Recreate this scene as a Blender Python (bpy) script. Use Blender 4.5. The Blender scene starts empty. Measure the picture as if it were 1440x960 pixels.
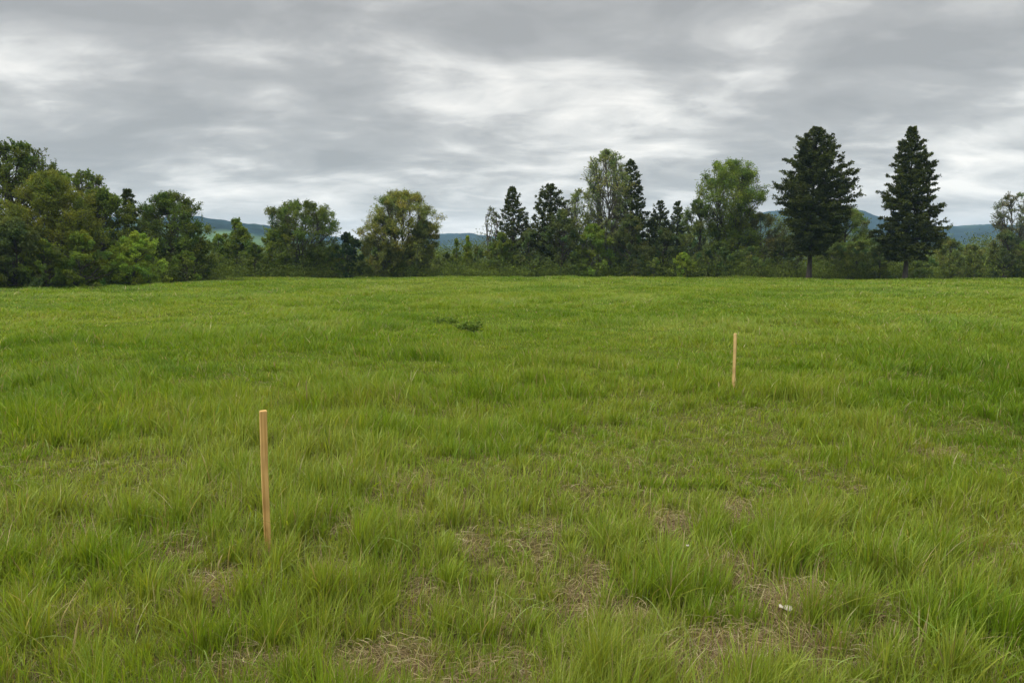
import bpy, math, random
import numpy as np

R = math.radians
F = 1040.0                 # focal length in pixels of a 1440 wide frame
PITCH = R(6.31)
EYE = 1.7
CP, SP = math.cos(PITCH), math.sin(PITCH)
scene = bpy.context.scene
COL = scene.collection


def ray(px, py):
    u, v = (px - 720) / F, -(py - 480) / F
    return u, CP + v * SP, -SP + v * CP


def top_z(px, py, Y):
    dx, dy, dz = ray(px, py)
    return EYE + Y * dz / dy


def at_x(px, Y, py=370):
    dx, dy, dz = ray(px, py)
    return Y * dx / dy


# ------------------------------------------------------------------ noise
def _hash(ix, iy, seed):
    h = (ix.astype(np.int64) * 374761393 + iy.astype(np.int64) * 668265263 + seed * 974634777) & 0xFFFFFFFF
    h = ((h ^ (h >> 13)) * 1274126177) & 0xFFFFFFFF
    h = h ^ (h >> 16)
    return (h & 0xFFFFFF) / float(0xFFFFFF)


def vnoise(x, y, seed=0):
    x = np.asarray(x, float); y = np.asarray(y, float)
    ix, iy = np.floor(x), np.floor(y)
    fx, fy = x - ix, y - iy
    fx = fx * fx * fx * (fx * (fx * 6 - 15) + 10); fy = fy * fy * fy * (fy * (fy * 6 - 15) + 10)
    a = _hash(ix, iy, seed); b = _hash(ix + 1, iy, seed)
    c = _hash(ix, iy + 1, seed); d = _hash(ix + 1, iy + 1, seed)
    return (a * (1 - fx) + b * fx) * (1 - fy) + (c * (1 - fx) + d * fx) * fy


def fbm(x, y, seed=0, octaves=3):
    s, a, t = 0, 1.0, 0
    for k in range(octaves):
        ca, sa = math.cos(0.7 * k + 0.3), math.sin(0.7 * k + 0.3)
        s = s + a * vnoise((x * ca - y * sa) * 2 ** k + 17.3 * k, (x * sa + y * ca) * 2 ** k - 9.1 * k, seed + k)
        t += a; a *= 0.5
    return s / t          # 0..1, mean .5


EDGE_PX = [-400, -200, 0, 100, 200, 280, 350, 500, 940, 1130, 1200, 1280, 1340, 1440, 1900]
EDGE_D = [36, 39, 42.5, 45, 49, 57, 64, 69, 68, 64, 61, 63, 70, 70, 66]


def field_edge(x, y):
    t = np.where(y > 0.1, x / np.maximum(y, 0.1), np.sign(x) * 9) * F + 720
    return np.interp(t, EDGE_PX, EDGE_D)


def ground_z(x, y):
    x = np.asarray(x, float); y = np.asarray(y, float)
    d = np.sqrt(x * x + y * y)
    z = (fbm(x / 2.6, y / 2.6, 5, 3) - .5) * 0.23 + (fbm(x / 11, y / 11, 9, 2) - .5) * 0.25 * np.clip((d - 6) / 14, 0, 1)
    z = z * np.clip(1.6 - d / 220, 0, 1)
    z = z - 0.012 * np.clip(d - 75, 0, 150)          # the field falls away gently behind the trees
    return z


# dry worn patches on the ground: pixel seen -> world ellipse
DRY = [(505, 915, .2, .12, 1.), (590, 835, .10, .14, .9), (655, 775, .13, .13, .8), (820, 840, .13, .2, .8), (930, 745, .18, .17, .9),
       (1050, 725, .12, .18, .7), (1095, 845, .26, .13, 1.), (1040, 905, .22, .14, 1.), (990, 920, .2, .12, .8), (1205, 915, .16, .13, .8),
       (370, 925, .17, .12, .8), (315, 820, .16, .16, .9), (240, 840, .09, .08, .7), (145, 865, .16, .1, .8),
       (295, 700, .14, .15, .7), (575, 690, .2, .25, .5), (835, 800, .1, .16, .7), (1305, 632, .22, .3, .5), (660, 580, .3, .5, .25),
       (40, 935, .14, .1, .6), (735, 935, .1, .12, .7), (470, 800, .1, .14, .5), (1170, 800, .1, .1, .5), (870, 655, .12, .2, .25),
       (1130, 655, .12, .2, .25), (210, 590, .3, .5, .2), (800, 690, .12, .12, .3), (700, 860, .08, .12, .5)]
_dry = []
for (px, py, rx, ry, w) in DRY:
    dx, dy, dz = ray(px, py)
    k = -EYE / dz
    _dry.append((dx * k, dy * k, rx, ry, w))


def dryness(x, y):
    x = np.asarray(x, float); y = np.asarray(y, float)
    wob = (fbm(x * 3.1, y * 3.1, 31, 3) - .5)
    m = np.zeros_like(x)
    for (cx, cy, rx, ry, w) in _dry:
        q = np.sqrt(((x - cx) / rx) ** 2 + ((y - cy) / ry) ** 2) / 1.08
        m = np.maximum(m, w * np.clip(1.5 - q * .95 + wob * 1.9, 0, 1))
    near = np.clip((9 - y) / 5, 0, 1)
    g = np.clip((fbm(x * 3.4 + 3, y * 2.6, 77, 4) - .575) * 7, 0, 1) * np.clip((5.6 - y) / 2.2, 0, 1) * .65
    return np.clip(np.maximum(m, g), 0, 1)


# ------------------------------------------------------------------ materials
def new_mat(name):
    m = bpy.data.materials.new(name); m.use_nodes = True
    nt = m.node_tree; nt.nodes.clear()
    return m, nt, nt.nodes, nt.links


def leaf_material(name, rough=.6, trans=.35, spec=.25, tcol=(1.15, 1.1, .5)):
    """colour comes per leaf from the attribute Col"""
    m, nt, N, L = new_mat(name)
    out = N.new('ShaderNodeOutputMaterial')
    at = N.new('ShaderNodeAttribute'); at.attribute_name = 'Col'
    p = N.new('ShaderNodeBsdfPrincipled'); p.inputs['Roughness'].default_value = rough
    p.inputs['Specular IOR Level'].default_value = spec
    tr = N.new('ShaderNodeBsdfTranslucent')
    mul = N.new('ShaderNodeMix'); mul.data_type = 'RGBA'; mul.blend_type = 'MULTIPLY'; mul.inputs[0].default_value = 1
    mul.inputs[7].default_value = (*tcol, 1)
    mix = N.new('ShaderNodeMixShader'); mix.inputs[0].default_value = trans
    L.new(at.outputs['Color'], p.inputs['Base Color']); L.new(at.outputs['Color'], mul.inputs[6]); L.new(mul.outputs[2], tr.inputs['Color'])
    L.new(p.outputs[0], mix.inputs[1]); L.new(tr.outputs[0], mix.inputs[2]); L.new(mix.outputs[0], out.inputs['Surface'])
    return m


def bark_material(name, a, b):
    m, nt, N, L = new_mat(name)
    out = N.new('ShaderNodeOutputMaterial'); p = N.new('ShaderNodeBsdfPrincipled'); p.inputs['Roughness'].default_value = .95
    tc = N.new('ShaderNodeTexCoord'); mp = N.new('ShaderNodeMapping'); mp.inputs['Scale'].default_value = (6, 6, 1.2)
    nz = N.new('ShaderNodeTexNoise'); nz.inputs['Scale'].default_value = 2.5; nz.inputs['Detail'].default_value = 6
    cr = N.new('ShaderNodeValToRGB'); cr.color_ramp.elements[0].color = (*a, 1); cr.color_ramp.elements[1].color = (*b, 1)
    cr.color_ramp.elements[0].position = .35; cr.color_ramp.elements[1].position = .68
    bp = N.new('ShaderNodeBump'); bp.inputs['Strength'].default_value = .5; bp.inputs['Distance'].default_value = .03
    L.new(tc.outputs['Object'], mp.inputs[0]); L.new(mp.outputs[0], nz.inputs['Vector']); L.new(nz.outputs['Fac'], cr.inputs[0])
    L.new(cr.outputs[0], p.inputs['Base Color']); L.new(nz.outputs['Fac'], bp.inputs['Height']); L.new(bp.outputs[0], p.inputs['Normal'])
    L.new(p.outputs[0], out.inputs['Surface'])
    return m


M_GRASS = leaf_material('grass_blade', .55, .42, .18, (1.15, 1.15, .4))
M_LEAF = leaf_material('tree_leaf', .6, .3, .12)
M_NEEDLE = leaf_material('conifer_needle', .65, .12, .12)
M_WEED = leaf_material('weed_leaf', .6, .3, .08)
M_BARK = bark_material('grey_brown_bark', (.03, .024, .018), (.085, .07, .055))
M_BARK_DARK = bark_material('dark_pine_bark', (.018, .014, .011), (.05, .038, .028))
M_BARK_PALE = bark_material('pale_bark', (.05, .045, .034), (.13, .12, .09))


def attr_ground():
    m, nt, N, L = new_mat('turf_soil')
    out = N.new('ShaderNodeOutputMaterial'); p = N.new('ShaderNodeBsdfPrincipled'); p.inputs['Roughness'].default_value = 1
    p.inputs['Specular IOR Level'].default_value = 0
    at = N.new('ShaderNodeAttribute'); at.attribute_name = 'Col'
    tc = N.new('ShaderNodeTexCoord')
    nz = N.new('ShaderNodeTexNoise'); nz.inputs['Scale'].default_value = 38; nz.inputs['Detail'].default_value = 6
    cr = N.new('ShaderNodeValToRGB'); cr.color_ramp.elements[0].color = (.45, .42, .4, 1); cr.color_ramp.elements[1].color = (1.45, 1.4, 1.3, 1)
    cr.color_ramp.elements[0].position = .32; cr.color_ramp.elements[1].position = .7
    mul = N.new('ShaderNodeMix'); mul.data_type = 'RGBA'; mul.blend_type = 'MULTIPLY'; mul.inputs[0].default_value = 1
    bp = N.new('ShaderNodeBump'); bp.inputs['Strength'].default_value = .7; bp.inputs['Distance'].default_value = .02
    L.new(tc.outputs['Object'], nz.inputs['Vector']); L.new(nz.outputs['Fac'], cr.inputs[0]); L.new(at.outputs['Color'], mul.inputs[6])
    L.new(cr.outputs[0], mul.inputs[7]); L.new(mul.outputs[2], p.inputs['Base Color']); L.new(nz.outputs['Fac'], bp.inputs['Height'])
    L.new(bp.outputs[0], p.inputs['Normal']); L.new(p.outputs[0], out.inputs['Surface'])
    return m


# ------------------------------------------------------------------ mesh helpers
def mesh_from(name, verts, loops, starts, mat, cols=None, smooth=False, parent=None, origin=None):
    """verts (V,3), loops flat vertex indices, starts of each face"""
    me = bpy.data.meshes.new(name)
    if origin is not None:
        verts = verts - np.asarray(origin)[None, :]
    nv, nl, nf = len(verts), len(loops), len(starts)
    me.vertices.add(nv); me.loops.add(nl); me.polygons.add(nf)
    me.vertices.foreach_set('co', np.ascontiguousarray(verts, np.float32).ravel())
    me.loops.foreach_set('vertex_index', np.ascontiguousarray(loops, np.int32))
    me.polygons.foreach_set('loop_start', np.ascontiguousarray(starts, np.int32))
    if smooth:
        me.polygons.foreach_set('use_smooth', np.ones(nf, bool))
    me.update(calc_edges=True)
    if cols is not None:
        a = me.color_attributes.new('Col', 'FLOAT_COLOR', 'POINT')
        c = np.ones((nv, 4), np.float32); c[:, :3] = cols
        a.data.foreach_set('color', c.ravel())
    me.materials.append(mat)
    o = bpy.data.objects.new(name, me); COL.objects.link(o)
    if parent is not None:
        o.parent = parent
    elif origin is not None:
        o.location = origin
    return o


class Bag:
    """collects batches of faces for ONE mesh"""
    def __init__(s): s.v, s.l, s.s, s.c, s.nv, s.nl = [], [], [], [], 0, 0

    def add(s, verts, faces, cols):
        """verts (V,3); faces (F,k); cols (V,3)"""
        s.v.append(verts); s.l.append((faces + s.nv).ravel())
        s.s.append(s.nl + np.arange(len(faces)) * faces.shape[1]); s.c.append(cols)
        s.nv += len(verts); s.nl += faces.size

    def build(s, name, mat, **k):
        return mesh_from(name, np.concatenate(s.v), np.concatenate(s.l), np.concatenate(s.s), mat, np.concatenate(s.c), **k)


def norm(a):
    return a / np.maximum(np.linalg.norm(a, axis=-1, keepdims=True), 1e-9)


def tubes(bag, pts, rad, sides=5, col=(0.1, .1, .1)):
    """pts (N,K,3), rad (N,K)"""
    Nn, K, _ = pts.shape
    tang = np.gradient(pts, axis=1); tang = norm(tang)
    ref = np.where(np.abs(tang[..., 2:3]) > .9, np.array([1., 0, 0]), np.array([0, 0, 1.]))
    a = norm(np.cross(tang, ref)); b = np.cross(tang, a)
    ang = np.arange(sides) * 2 * math.pi / sides
    ring = pts[:, :, None, :] + rad[:, :, None, None] * (a[:, :, None, :] * np.cos(ang)[None, None, :, None] + b[:, :, None, :] * np.sin(ang)[None, None, :, None])
    v = ring.reshape(-1, 3)
    n = np.arange(Nn)[:, None, None] * K * sides; k = np.arange(K - 1)[None, :, None] * sides
    j = np.arange(sides)[None, None, :]; j2 = (j + 1) % sides
    f = np.stack([n + k + j, n + k + j2, n + k + sides + j2, n + k + sides + j], -1).reshape(-1, 4)
    bag.add(v, f, np.tile(np.array(col, float), (len(v), 1)))


def leaves(bag, c, axis, rng, length, width, cols, flat=0.0):
    """diamond leaves at c (M,3) along axis; flat>0 biases faces upward"""
    M = len(c)
    rnd = rng.normal(size=(M, 3)); rnd[:, 2] *= (1 - flat)
    side = norm(np.cross(axis, rnd))
    l = (length * rng.uniform(.6, 1.4, M))[:, None]; w = (width * rng.uniform(.6, 1.4, M))[:, None]
    v = np.stack([c - axis * l * .5, c + side * w * .5 + axis * l * .05, c + axis * l * .5, c - side * w * .5 + axis * l * .05], 1).reshape(-1, 3)
    f = np.arange(M * 4).reshape(M, 4)
    bag.add(v, f, np.repeat(cols, 4, axis=0))


def tag(o, label, cat=None, group=None, kind=None):
    if label: o['label'] = label
    if cat: o['category'] = cat
    if group: o['group'] = group
    if kind: o['kind'] = kind
    return o


# ------------------------------------------------------------------ ground
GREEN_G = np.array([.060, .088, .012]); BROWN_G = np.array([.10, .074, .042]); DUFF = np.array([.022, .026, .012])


def build_ground():
    radii = [0.0] + list(np.geomspace(.8, 2050, 420))
    na = 720
    ang = np.linspace(0, 2 * math.pi, na, endpoint=False)
    rr = np.array(radii[1:])
    X = (rr[:, None] * np.sin(ang)[None, :]); Y = (rr[:, None] * np.cos(ang)[None, :])
    V = np.stack([X, Y, ground_z(X, Y)], -1).reshape(-1, 3)
    V = np.concatenate([V, [[0, 0, float(ground_z(0., 0.))]]])
    i = np.arange(len(rr) - 1)[:, None] * na; j = np.arange(na)[None, :]; j2 = (j + 1) % na
    q = np.stack([i + j, i + na + j, i + na + j2, i + j2], -1).reshape(-1, 4)
    x, y = V[:, 0], V[:, 1]
    d = np.sqrt(x * x + y * y)
    dry = dryness(x, y)
    g = np.clip(.42 + .58 * np.clip((d - 5) / 12, 0, 1), 0, 1)
    c = BROWN_G * .75 * (1 - g[:, None]) + GREEN_G * g[:, None]
    c = c * (1 - dry[:, None]) + BROWN_G * dry[:, None]
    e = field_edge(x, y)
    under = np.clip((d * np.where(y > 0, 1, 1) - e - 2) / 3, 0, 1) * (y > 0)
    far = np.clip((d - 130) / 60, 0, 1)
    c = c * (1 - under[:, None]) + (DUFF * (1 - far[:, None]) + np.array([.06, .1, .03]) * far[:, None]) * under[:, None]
    bag = Bag(); bag.add(V, q, c)
    tri = np.stack([np.full(na, len(V) - 1), np.arange(na), (np.arange(na) + 1) % na], -1)
    bag.l.append(tri.ravel()); bag.s.append(bag.nl + np.arange(na) * 3); bag.nl += tri.size
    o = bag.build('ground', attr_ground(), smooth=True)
    tag(o, None, kind='structure')
    return o


# ------------------------------------------------------------------ grass
def blades(bag, x, y, h, w, lean, bend, face, cols, levels, rng, z0=None, droop=0.0):
    M = len(x)
    z = ground_z(x, y) - .01 if z0 is None else z0
    base = np.stack([x, y, z], 1)
    ld = np.stack([np.cos(lean), np.sin(lean), np.zeros(M)], 1)
    sd = np.stack([np.cos(face), np.sin(face), np.zeros(M)], 1)
    vs = []
    for k in range(levels):
        s = k / (levels - 1)
        up = h * (s - droop * s * s * s - bend ** 2 * .28 * s * s)
        c = base + ld * (h * (bend * s * s * .9 + .12 * bend * s))[:, None]
        c[:, 2] += up
        if k == levels - 1:
            vs.append(c[:, None, :])
        else:
            ww = (w * (1 - s ** 2 * .75) * .5)[:, None]
            vs.append(np.stack([c - sd * ww, c + sd * ww], 1))
    v = np.concatenate(vs, 1)          # (M, 2L-1, 3)
    n = 2 * levels - 1
    b = np.arange(M)[:, None] * n
    q = []
    for k in range(levels - 2):
        q.append(b + np.array([[2 * k, 2 * k + 1, 2 * k + 3, 2 * k + 2]]))
    tri = b + np.array([[n - 3, n - 2, n - 1]])
    cc = np.repeat(cols, n, axis=0)
    if q:
        qq = np.concatenate(q, 0)
        bag.add(v.reshape(-1, 3), qq, cc)
        bag.l.append((tri + bag.nv - M * n).ravel()); bag.s.append(bag.nl + np.arange(M) * 3); bag.nl += tri.size
    else:
        bag.add(v.reshape(-1, 3), tri, cc)


def tuft_factor(x, y):
    """mounds of taller growth and hollows between them"""
    m = fbm(x / 1.1, y / 1.1, 40, 3) * .45 + fbm(x / 3.2, y / 3.2, 44, 3) * .55
    return np.clip((m - .5) * 4.2 + .5, 0, 1)


def grass_cols(x, y, rng, tuft):
    M = len(x)
    a = fbm(x / 4.5 + 7, y / 6.5, 50, 3)[:, None]
    b = fbm(x / .45, y / .45, 55, 2)[:, None]
    deep = np.array([.096, .170, .010]); mid = np.array([.152, .232, .016]); yel = np.array([.215, .262, .040])
    k = np.clip((a - .5) * 1.25 + .5 + (b - .5) * .8 + (fbm(x / 1.7, y / 1.3, 57, 2)[:, None] - .5) * .7 + rng.normal(0, .2, (M, 1)), 0, 1)
    c = np.where(k < .5, deep + (mid - deep) * k * 2, mid + (yel - mid) * (k - .5) * 2)
    c = c * rng.uniform(.68, 1.3, (M, 1)) * (1 + rng.normal(0, .07, (M, 1)) * np.array([[1, 0, -1.5]]))
    return c


STRAW = np.array([[.42, .34, .18], [.34, .27, .14], [.27, .2, .11], [.48, .42, .25], [.2, .14, .08]])


def build_grass():
    rng = np.random.default_rng(11)
    bag = Bag()
    R0, D0, P = 8200., 3., 1.42
    YMAX = 86.

    def draw(y0, y1, clump_share, csig, cden):
        """sample candidates in the wedge between y0 and y1"""
        ys = np.linspace(y0, y1, 400)
        dens = R0 * np.minimum(1, (D0 / ys)) ** P * (1.56 * ys + 2.2)
        cdf = np.cumsum(dens); tot = cdf[-1] * (ys[1] - ys[0]); cdf = cdf / cdf[-1]
        n = int(tot)
        y = np.interp(rng.random(n), cdf, ys)
        x = rng.uniform(-1, 1, n) * (.78 * y + 1.1)
        leanc = rng.uniform(0, 2 * math.pi, n)
        ch = np.ones(n)
        if clump_share > 0:
            # pull a share of the blades to the nearest tuft centre of a jittered lattice
            g = 1 / math.sqrt(cden)
            gx, gy = np.floor(x / g), np.floor(y / g)
            cx = (gx + .15 + .7 * _hash(gx, gy, 91)) * g; cy = (gy + .15 + .7 * _hash(gx, gy, 92)) * g
            sel = rng.random(n) < clump_share
            rr = np.abs(rng.normal(0, csig, n)); aa = rng.uniform(0, 2 * math.pi, n)
            x = np.where(sel, cx + rr * np.cos(aa), x); y = np.where(sel, cy + rr * np.sin(aa), y)
            leanc = np.where(sel, aa, leanc)
            ch = .55 + .95 * _hash(gx, gy, 93)
        return x, y, leanc, ch

    for (y0, y1, cs, csig, cden, lv) in ((1.4, 5.5, .55, .055, 16, 5), (5.5, 12, .5, .08, 9, 4), (12, 26, .35, .14, 4, 3), (26, YMAX, .3, .3, 1., 3)):
        x, y, la, ch = draw(y0, y1, cs, csig, cden)
        n = len(x)
        dry = dryness(x, y); tf = tuft_factor(x, y)
        keep = (rng.random(n) > dry * .86) & (y < field_edge(x, y) + 3)
        keep &= (rng.random(n) < .8 + .3 * tf)
        x, y, la, ch, dry, tf = x[keep], y[keep], la[keep], ch[keep], dry[keep], tf[keep]
        n = len(x)
        d = np.sqrt(x * x + y * y)
        h = (.070 + .125 * tf) * ch * rng.uniform(.5, 1.3, n) * (1 - .4 * dry)
        h *= .88 + .12 * np.clip((d - 4) / 4, 0, 1)
        h *= 1 + .25 * np.clip((fbm(x / 9, y / 9, 61, 2) - .5) * 2, -1, 1)
        w = .0034 * (np.maximum(d, 3) / 3) ** .76 * rng.lognormal(-.08, .42, n)
        wind = 2 * math.pi * fbm(x / 5, y / 5, 71, 2) * 1.3 + .5
        # mix tuft-outward lean and the combed direction
        lx = np.cos(la) * .9 + np.cos(wind) * .4 + rng.normal(0, .6, n); ly = np.sin(la) * .9 + np.sin(wind) * .4 + rng.normal(0, .6, n)
        lean = np.arctan2(ly, lx)
        bend = np.clip(np.abs(rng.normal(.34, .3, n)) + .6 * np.clip((d - 7) / 20, 0, 1), .05, 1.4)
        face = lean + math.pi / 2 + rng.normal(0, .7, n)
        c = grass_cols(x, y, rng, tf)
        st = rng.random(n) < (.05 + .25 * dry * (d < 12))
        c[st] = STRAW[rng.integers(0, 4, st.sum())] * rng.uniform(.6, 1.0, (st.sum(), 1))
        blades(bag, x, y, h, w, lean, bend, face, c, lv, rng)
    # long broad blades arching over in the foreground
    n = 1500
    y = np.sqrt(rng.uniform(2.0 ** 2, 8.5 ** 2, n)); x = rng.uniform(-1, 1, n) * (.75 * y + .8)
    k = rng.random(n) < .35 + .65 * np.clip((fbm(x / 1.4, y / 1.4, 87, 2) - .45) * 6, 0, 1)
    x, y = x[k], y[k]; n = len(x)
    lean = rng.uniform(0, 2 * math.pi, n)
    c = np.array([.17, .235, .055]) * rng.uniform(.7, 1.35, (n, 1)) + np.array([.06, .05, .04]) * rng.random((n, 1))
    blades(bag, x, y, rng.uniform(.16, .31, n), rng.uniform(.004, .0072, n), lean, rng.uniform(.4, 1.3, n), lean + math.pi / 2 + rng.normal(0, .5, n), c, 8, rng, droop=.3)
    o = bag.build('grass', M_GRASS)
    tag(o, 'long green meadow grass growing in tufts over the whole field', 'grass', kind='stuff')

    # thatch: dead straw lying in the worn patches and under the blades
    bag = Bag()
    n = 560000
    y = np.sqrt(rng.uniform(1.6 ** 2, 11 ** 2, n)); x = rng.uniform(-1, 1, n) * (.78 * y + 1.1)
    dr = dryness(x, y)
    k = rng.random(n) < (.06 + .94 * dr) * np.clip(5.5 / y, 0, 1)
    x, y, dr = x[k], y[k], dr[k]; n = len(x)
    L_ = rng.uniform(.03, .13, n); th = rng.uniform(0, 2 * math.pi, n) ; th = np.where(rng.random(n) < .4, fbm(x * 2, y * 2, 3, 2) * 9, th)
    z = ground_z(x, y) + rng.uniform(.002, .04, n) * (1 + dr)
    curl = rng.normal(0, .8, n); wd = rng.uniform(.0013, .0032, n)
    lift = rng.uniform(-.1, .5, n) * L_
    P_ = []
    for s in (0, .33, .66, 1):
        a = th + curl * (s - .5)
        P_.append(np.stack([x + np.cos(a) * L_ * (s - .5), y + np.sin(a) * L_ * (s - .5), z + lift * (s * (1 - s) * 2.2 + .15 * s)], 1))
    P_ = np.stack(P_, 1)
    side = np.stack([-np.sin(th), np.cos(th), rng.normal(0, .6, n)], 1); side = norm(side)[:, None, :]
    ww = wd[:, None, None] * np.array([.8, 1, .9, .3])[None, :, None] * .5
    v = np.stack([P_ - side * ww, P_ + side * ww], 2).reshape(n, 8, 3)
    b = np.arange(n)[:, None] * 8
    f = np.concatenate([b + np.array([[2 * q, 2 * q + 1, 2 * q + 3, 2 * q + 2]]) for q in range(3)], 0)
    c = STRAW[rng.integers(0, 5, n)] * rng.uniform(.45, 1.05, (n, 1))
    bag.add(v.reshape(-1, 3), f, np.repeat(c, 8, axis=0))
    o = bag.build('dry_grass', M_GRASS)
    tag(o, 'flattened tan straw thatch lying in worn patches between the green tufts', 'dry grass', kind='stuff')


# ------------------------------------------------------------------ trees
SHAPES = {
    'dome': [(0, .8), (.12, .95), (.35, 1), (.6, .95), (.82, .68), (.95, .36), (1, .12)],
    'oval': [(0, .7), (.2, .9), (.45, 1), (.7, .85), (.88, .52), (1, .12)],
    'tall': [(0, .8), (.25, .9), (.5, 1), (.72, .8), (.9, .48), (1, .15)],
    'vase': [(0, .72), (.2, .8), (.45, .88), (.68, 1), (.85, .8), (.95, .45), (1, .15)],
    'cone': [(0, .8), (.15, 1), (.4, .76), (.7, .42), (.9, .18), (1, .03)],
    'bush': [(0, .8), (.25, 1), (.55, .9), (.8, .6), (1, .15)],
    'pine': [(0, .55), (.08, .85), (.22, 1), (.42, .88), (.6, .68), (.8, .45), (.93, .25), (1, .05)],
    'pinewide': [(0, .6), (.12, .72), (.3, .95), (.42, 1), (.55, .8), (.72, .62), (.88, .45), (.96, .3), (1, .08)],
}
trunk_col = (.1, .1, .1)


def tree(name, label, cat, px, Y, py_top, wpx, shape, col, seed, n_clump=70, leaf=.15, per=170, z_low=.0, airy=0., stems=1, group=None, bark=None, tuft=1., z_base=0, aspect=.9, trunk_r=None):
    """broadleaf tree or shrub: trunk and limbs, leaves in clumps round the twigs"""
    rng = np.random.default_rng(seed)
    X = at_x(px, Y); H = top_z(px, py_top, Y)
    gz = float(ground_z(X, Y)); H -= gz
    Rr = wpx / F * Y / 2 * 1.08
    org = (X, Y, gz)
    prof = np.array(SHAPES[shape]) if isinstance(shape, str) else np.array(shape)
    # clump centres
    csize = .17 * math.sqrt(Rr * H * .6) * tuft
    n = n_clump
    t = rng.beta(1.15, 1.0, n) * .97
    t[:3] = (.97, .93, .9)
    th = rng.uniform(0, 2 * math.pi, n)
    lob = 1 + .32 * (fbm(th * 1.1 + seed, t * 4.5 + seed * 1.7, seed, 2) - .5) * 2
    rmax = np.interp(t, prof[:, 0], prof[:, 1]) * Rr * lob
    rf = rng.uniform(.12, 1, n) ** .55
    rad = np.maximum(rmax * rf - csize * .25, 0)
    zlo = z_low * H
    cz = zlo + t * (H - zlo - csize * .3)
    C = np.stack([rad * np.cos(th), rad * aspect * np.sin(th), np.maximum(cz, csize * .3)], 1)
    # trunk(s)
    tb = Bag()
    K = 8
    tr = trunk_r or max(.05, H * .017)
    s = np.linspace(0, 1, K)
    st = []
    for k in range(stems):
        a = 2 * math.pi * k / stems + rng.uniform(-.4, .4)
        sp = (0 if stems == 1 else Rr * rng.uniform(.3, .62))
        hh = H * (rng.uniform(.8, .92) if stems > 1 else .9)
        wob = np.cumsum(rng.normal(0, H * .010, (K, 2)), 0) * s[:, None]
        p = np.stack([np.cos(a) * sp * s ** 1.3 + wob[:, 0] + np.cos(a) * .1 * (stems > 1), np.sin(a) * sp * s ** 1.3 + wob[:, 1] + np.sin(a) * .1 * (stems > 1), hh * s - .15], 1)
        st.append(p)
    st = np.array(st)
    rr = tr * (1 - s * .88) / (1 if stems == 1 else math.sqrt(stems) * .8)
    rr = rr * (1 + .35 * np.exp(-s * 14))
    tubes(tb, st, np.tile(rr, (stems, 1)), 8)
    # limbs from the nearest stem to each clump
    L_pts, L_rad = [], []
    for k in range(n):
        c = C[k]
        zi = np.clip(c[2] / H - rng.uniform(.08, .2) - .15 * np.hypot(c[0], c[1]) / max(Rr, .1), .04, .82)
        best, bd = None, 1e9
        for q in range(stems):
            hq = st[q][:, 2]
            b = np.array([np.interp(zi * H, hq, st[q][:, j]) for j in range(3)])
            dd = np.linalg.norm(b - c)
            if dd < bd: best, bd = b, dd
        u = np.linspace(0, 1, 6)[:, None]
        mid = best + (c - best) * u
        mid[:, 2] += (np.sin(u[:, 0] * math.pi) * -.06 * bd + .0)
        mid[1:-1] += rng.normal(0, .03 * bd, (4, 3))
        L_pts.append(mid); r0 = max(.018, .016 * bd + .01) * (.8 + .4 * rng.random())
        L_rad.append(np.linspace(r0, .008, 6))
    tubes(tb, np.array(L_pts), np.array(L_rad), 5)
    # twigs radiating from each clump, outward and upward
    nt = 9
    out = norm(C - np.array([0, 0, H * .35]))
    out = np.repeat(out, nt, 0)
    tdir = norm(rng.normal(size=(n * nt, 3)) * .75 + out * .55 + np.array([0, 0, .3]))
    cs = np.repeat(csize * rng.uniform(.65, 1.35, n), nt)
    base = np.repeat(C, nt, 0) - out * cs[:, None] * .3
    tl = cs * rng.uniform(.55, 1.25, n * nt) * np.repeat(1 - .45 * np.clip((t - .75) * 4, 0, 1), nt)
    u = np.linspace(0, 1, 4)[None, :, None]
    tw = base[:, None, :] + tdir[:, None, :] * tl[:, None, None] * u + rng.normal(0, .04, (n * nt, 4, 3)) * u
    tw[..., 2] = np.maximum(tw[..., 2], .08)
    tubes(tb, tw, np.tile(np.linspace(.024, .012, 4) if airy > .15 else np.linspace(.016, .008, 4), (n * nt, 1)), 3)
    # leaves along the twigs
    per_t = max(3, int(per / nt * (1 - airy) * 1.95))
    leaf = leaf * .84
    m = n * nt * per_t
    ti = np.repeat(np.arange(n * nt), per_t)
    uu = rng.beta(1.5, 1.0, m)[:, None] * 1.08
    p = base[ti] + tdir[ti] * tl[ti][:, None] * uu
    spread = csize * (.22 if airy < .15 else .12)
    p = p + rng.normal(0, 1, (m, 3)) * spread * (.45 + .8 * (1 - uu))
    p[:, 2] = np.maximum(p[:, 2], .06)
    ax = norm(tdir[ti] + rng.normal(0, .8, (m, 3)) - np.array([0, 0, .25]))
    cc = np.array(col)[None, :] * (1.5 if cat == 'shrub' else 1.3) * np.repeat(np.exp(rng.normal(0, .16, n)), nt * per_t)[:, None]
    hue = np.repeat(rng.normal(0, .12, n), nt * per_t)[:, None]
    cc = cc * (1 + hue * np.array([[1.1, .2, -.4]])) * np.exp(rng.normal(0, .2, (m, 1)))
    lb = Bag()
    leaves(lb, p, ax, rng, leaf, leaf * .55, cc)
    if Y > 0:
        root = bpy.data.objects.new(name, None); root.empty_display_size = .3; COL.objects.link(root); root.location = org
        tag(root, label, cat, group)
        small = cat in ('shrub', 'bush')
        tb.build('stem' if small else 'trunk', bark or M_BARK, parent=root, smooth=True)
        lb.build('foliage' if small else 'crown', M_LEAF, parent=root)
    return root


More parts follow.
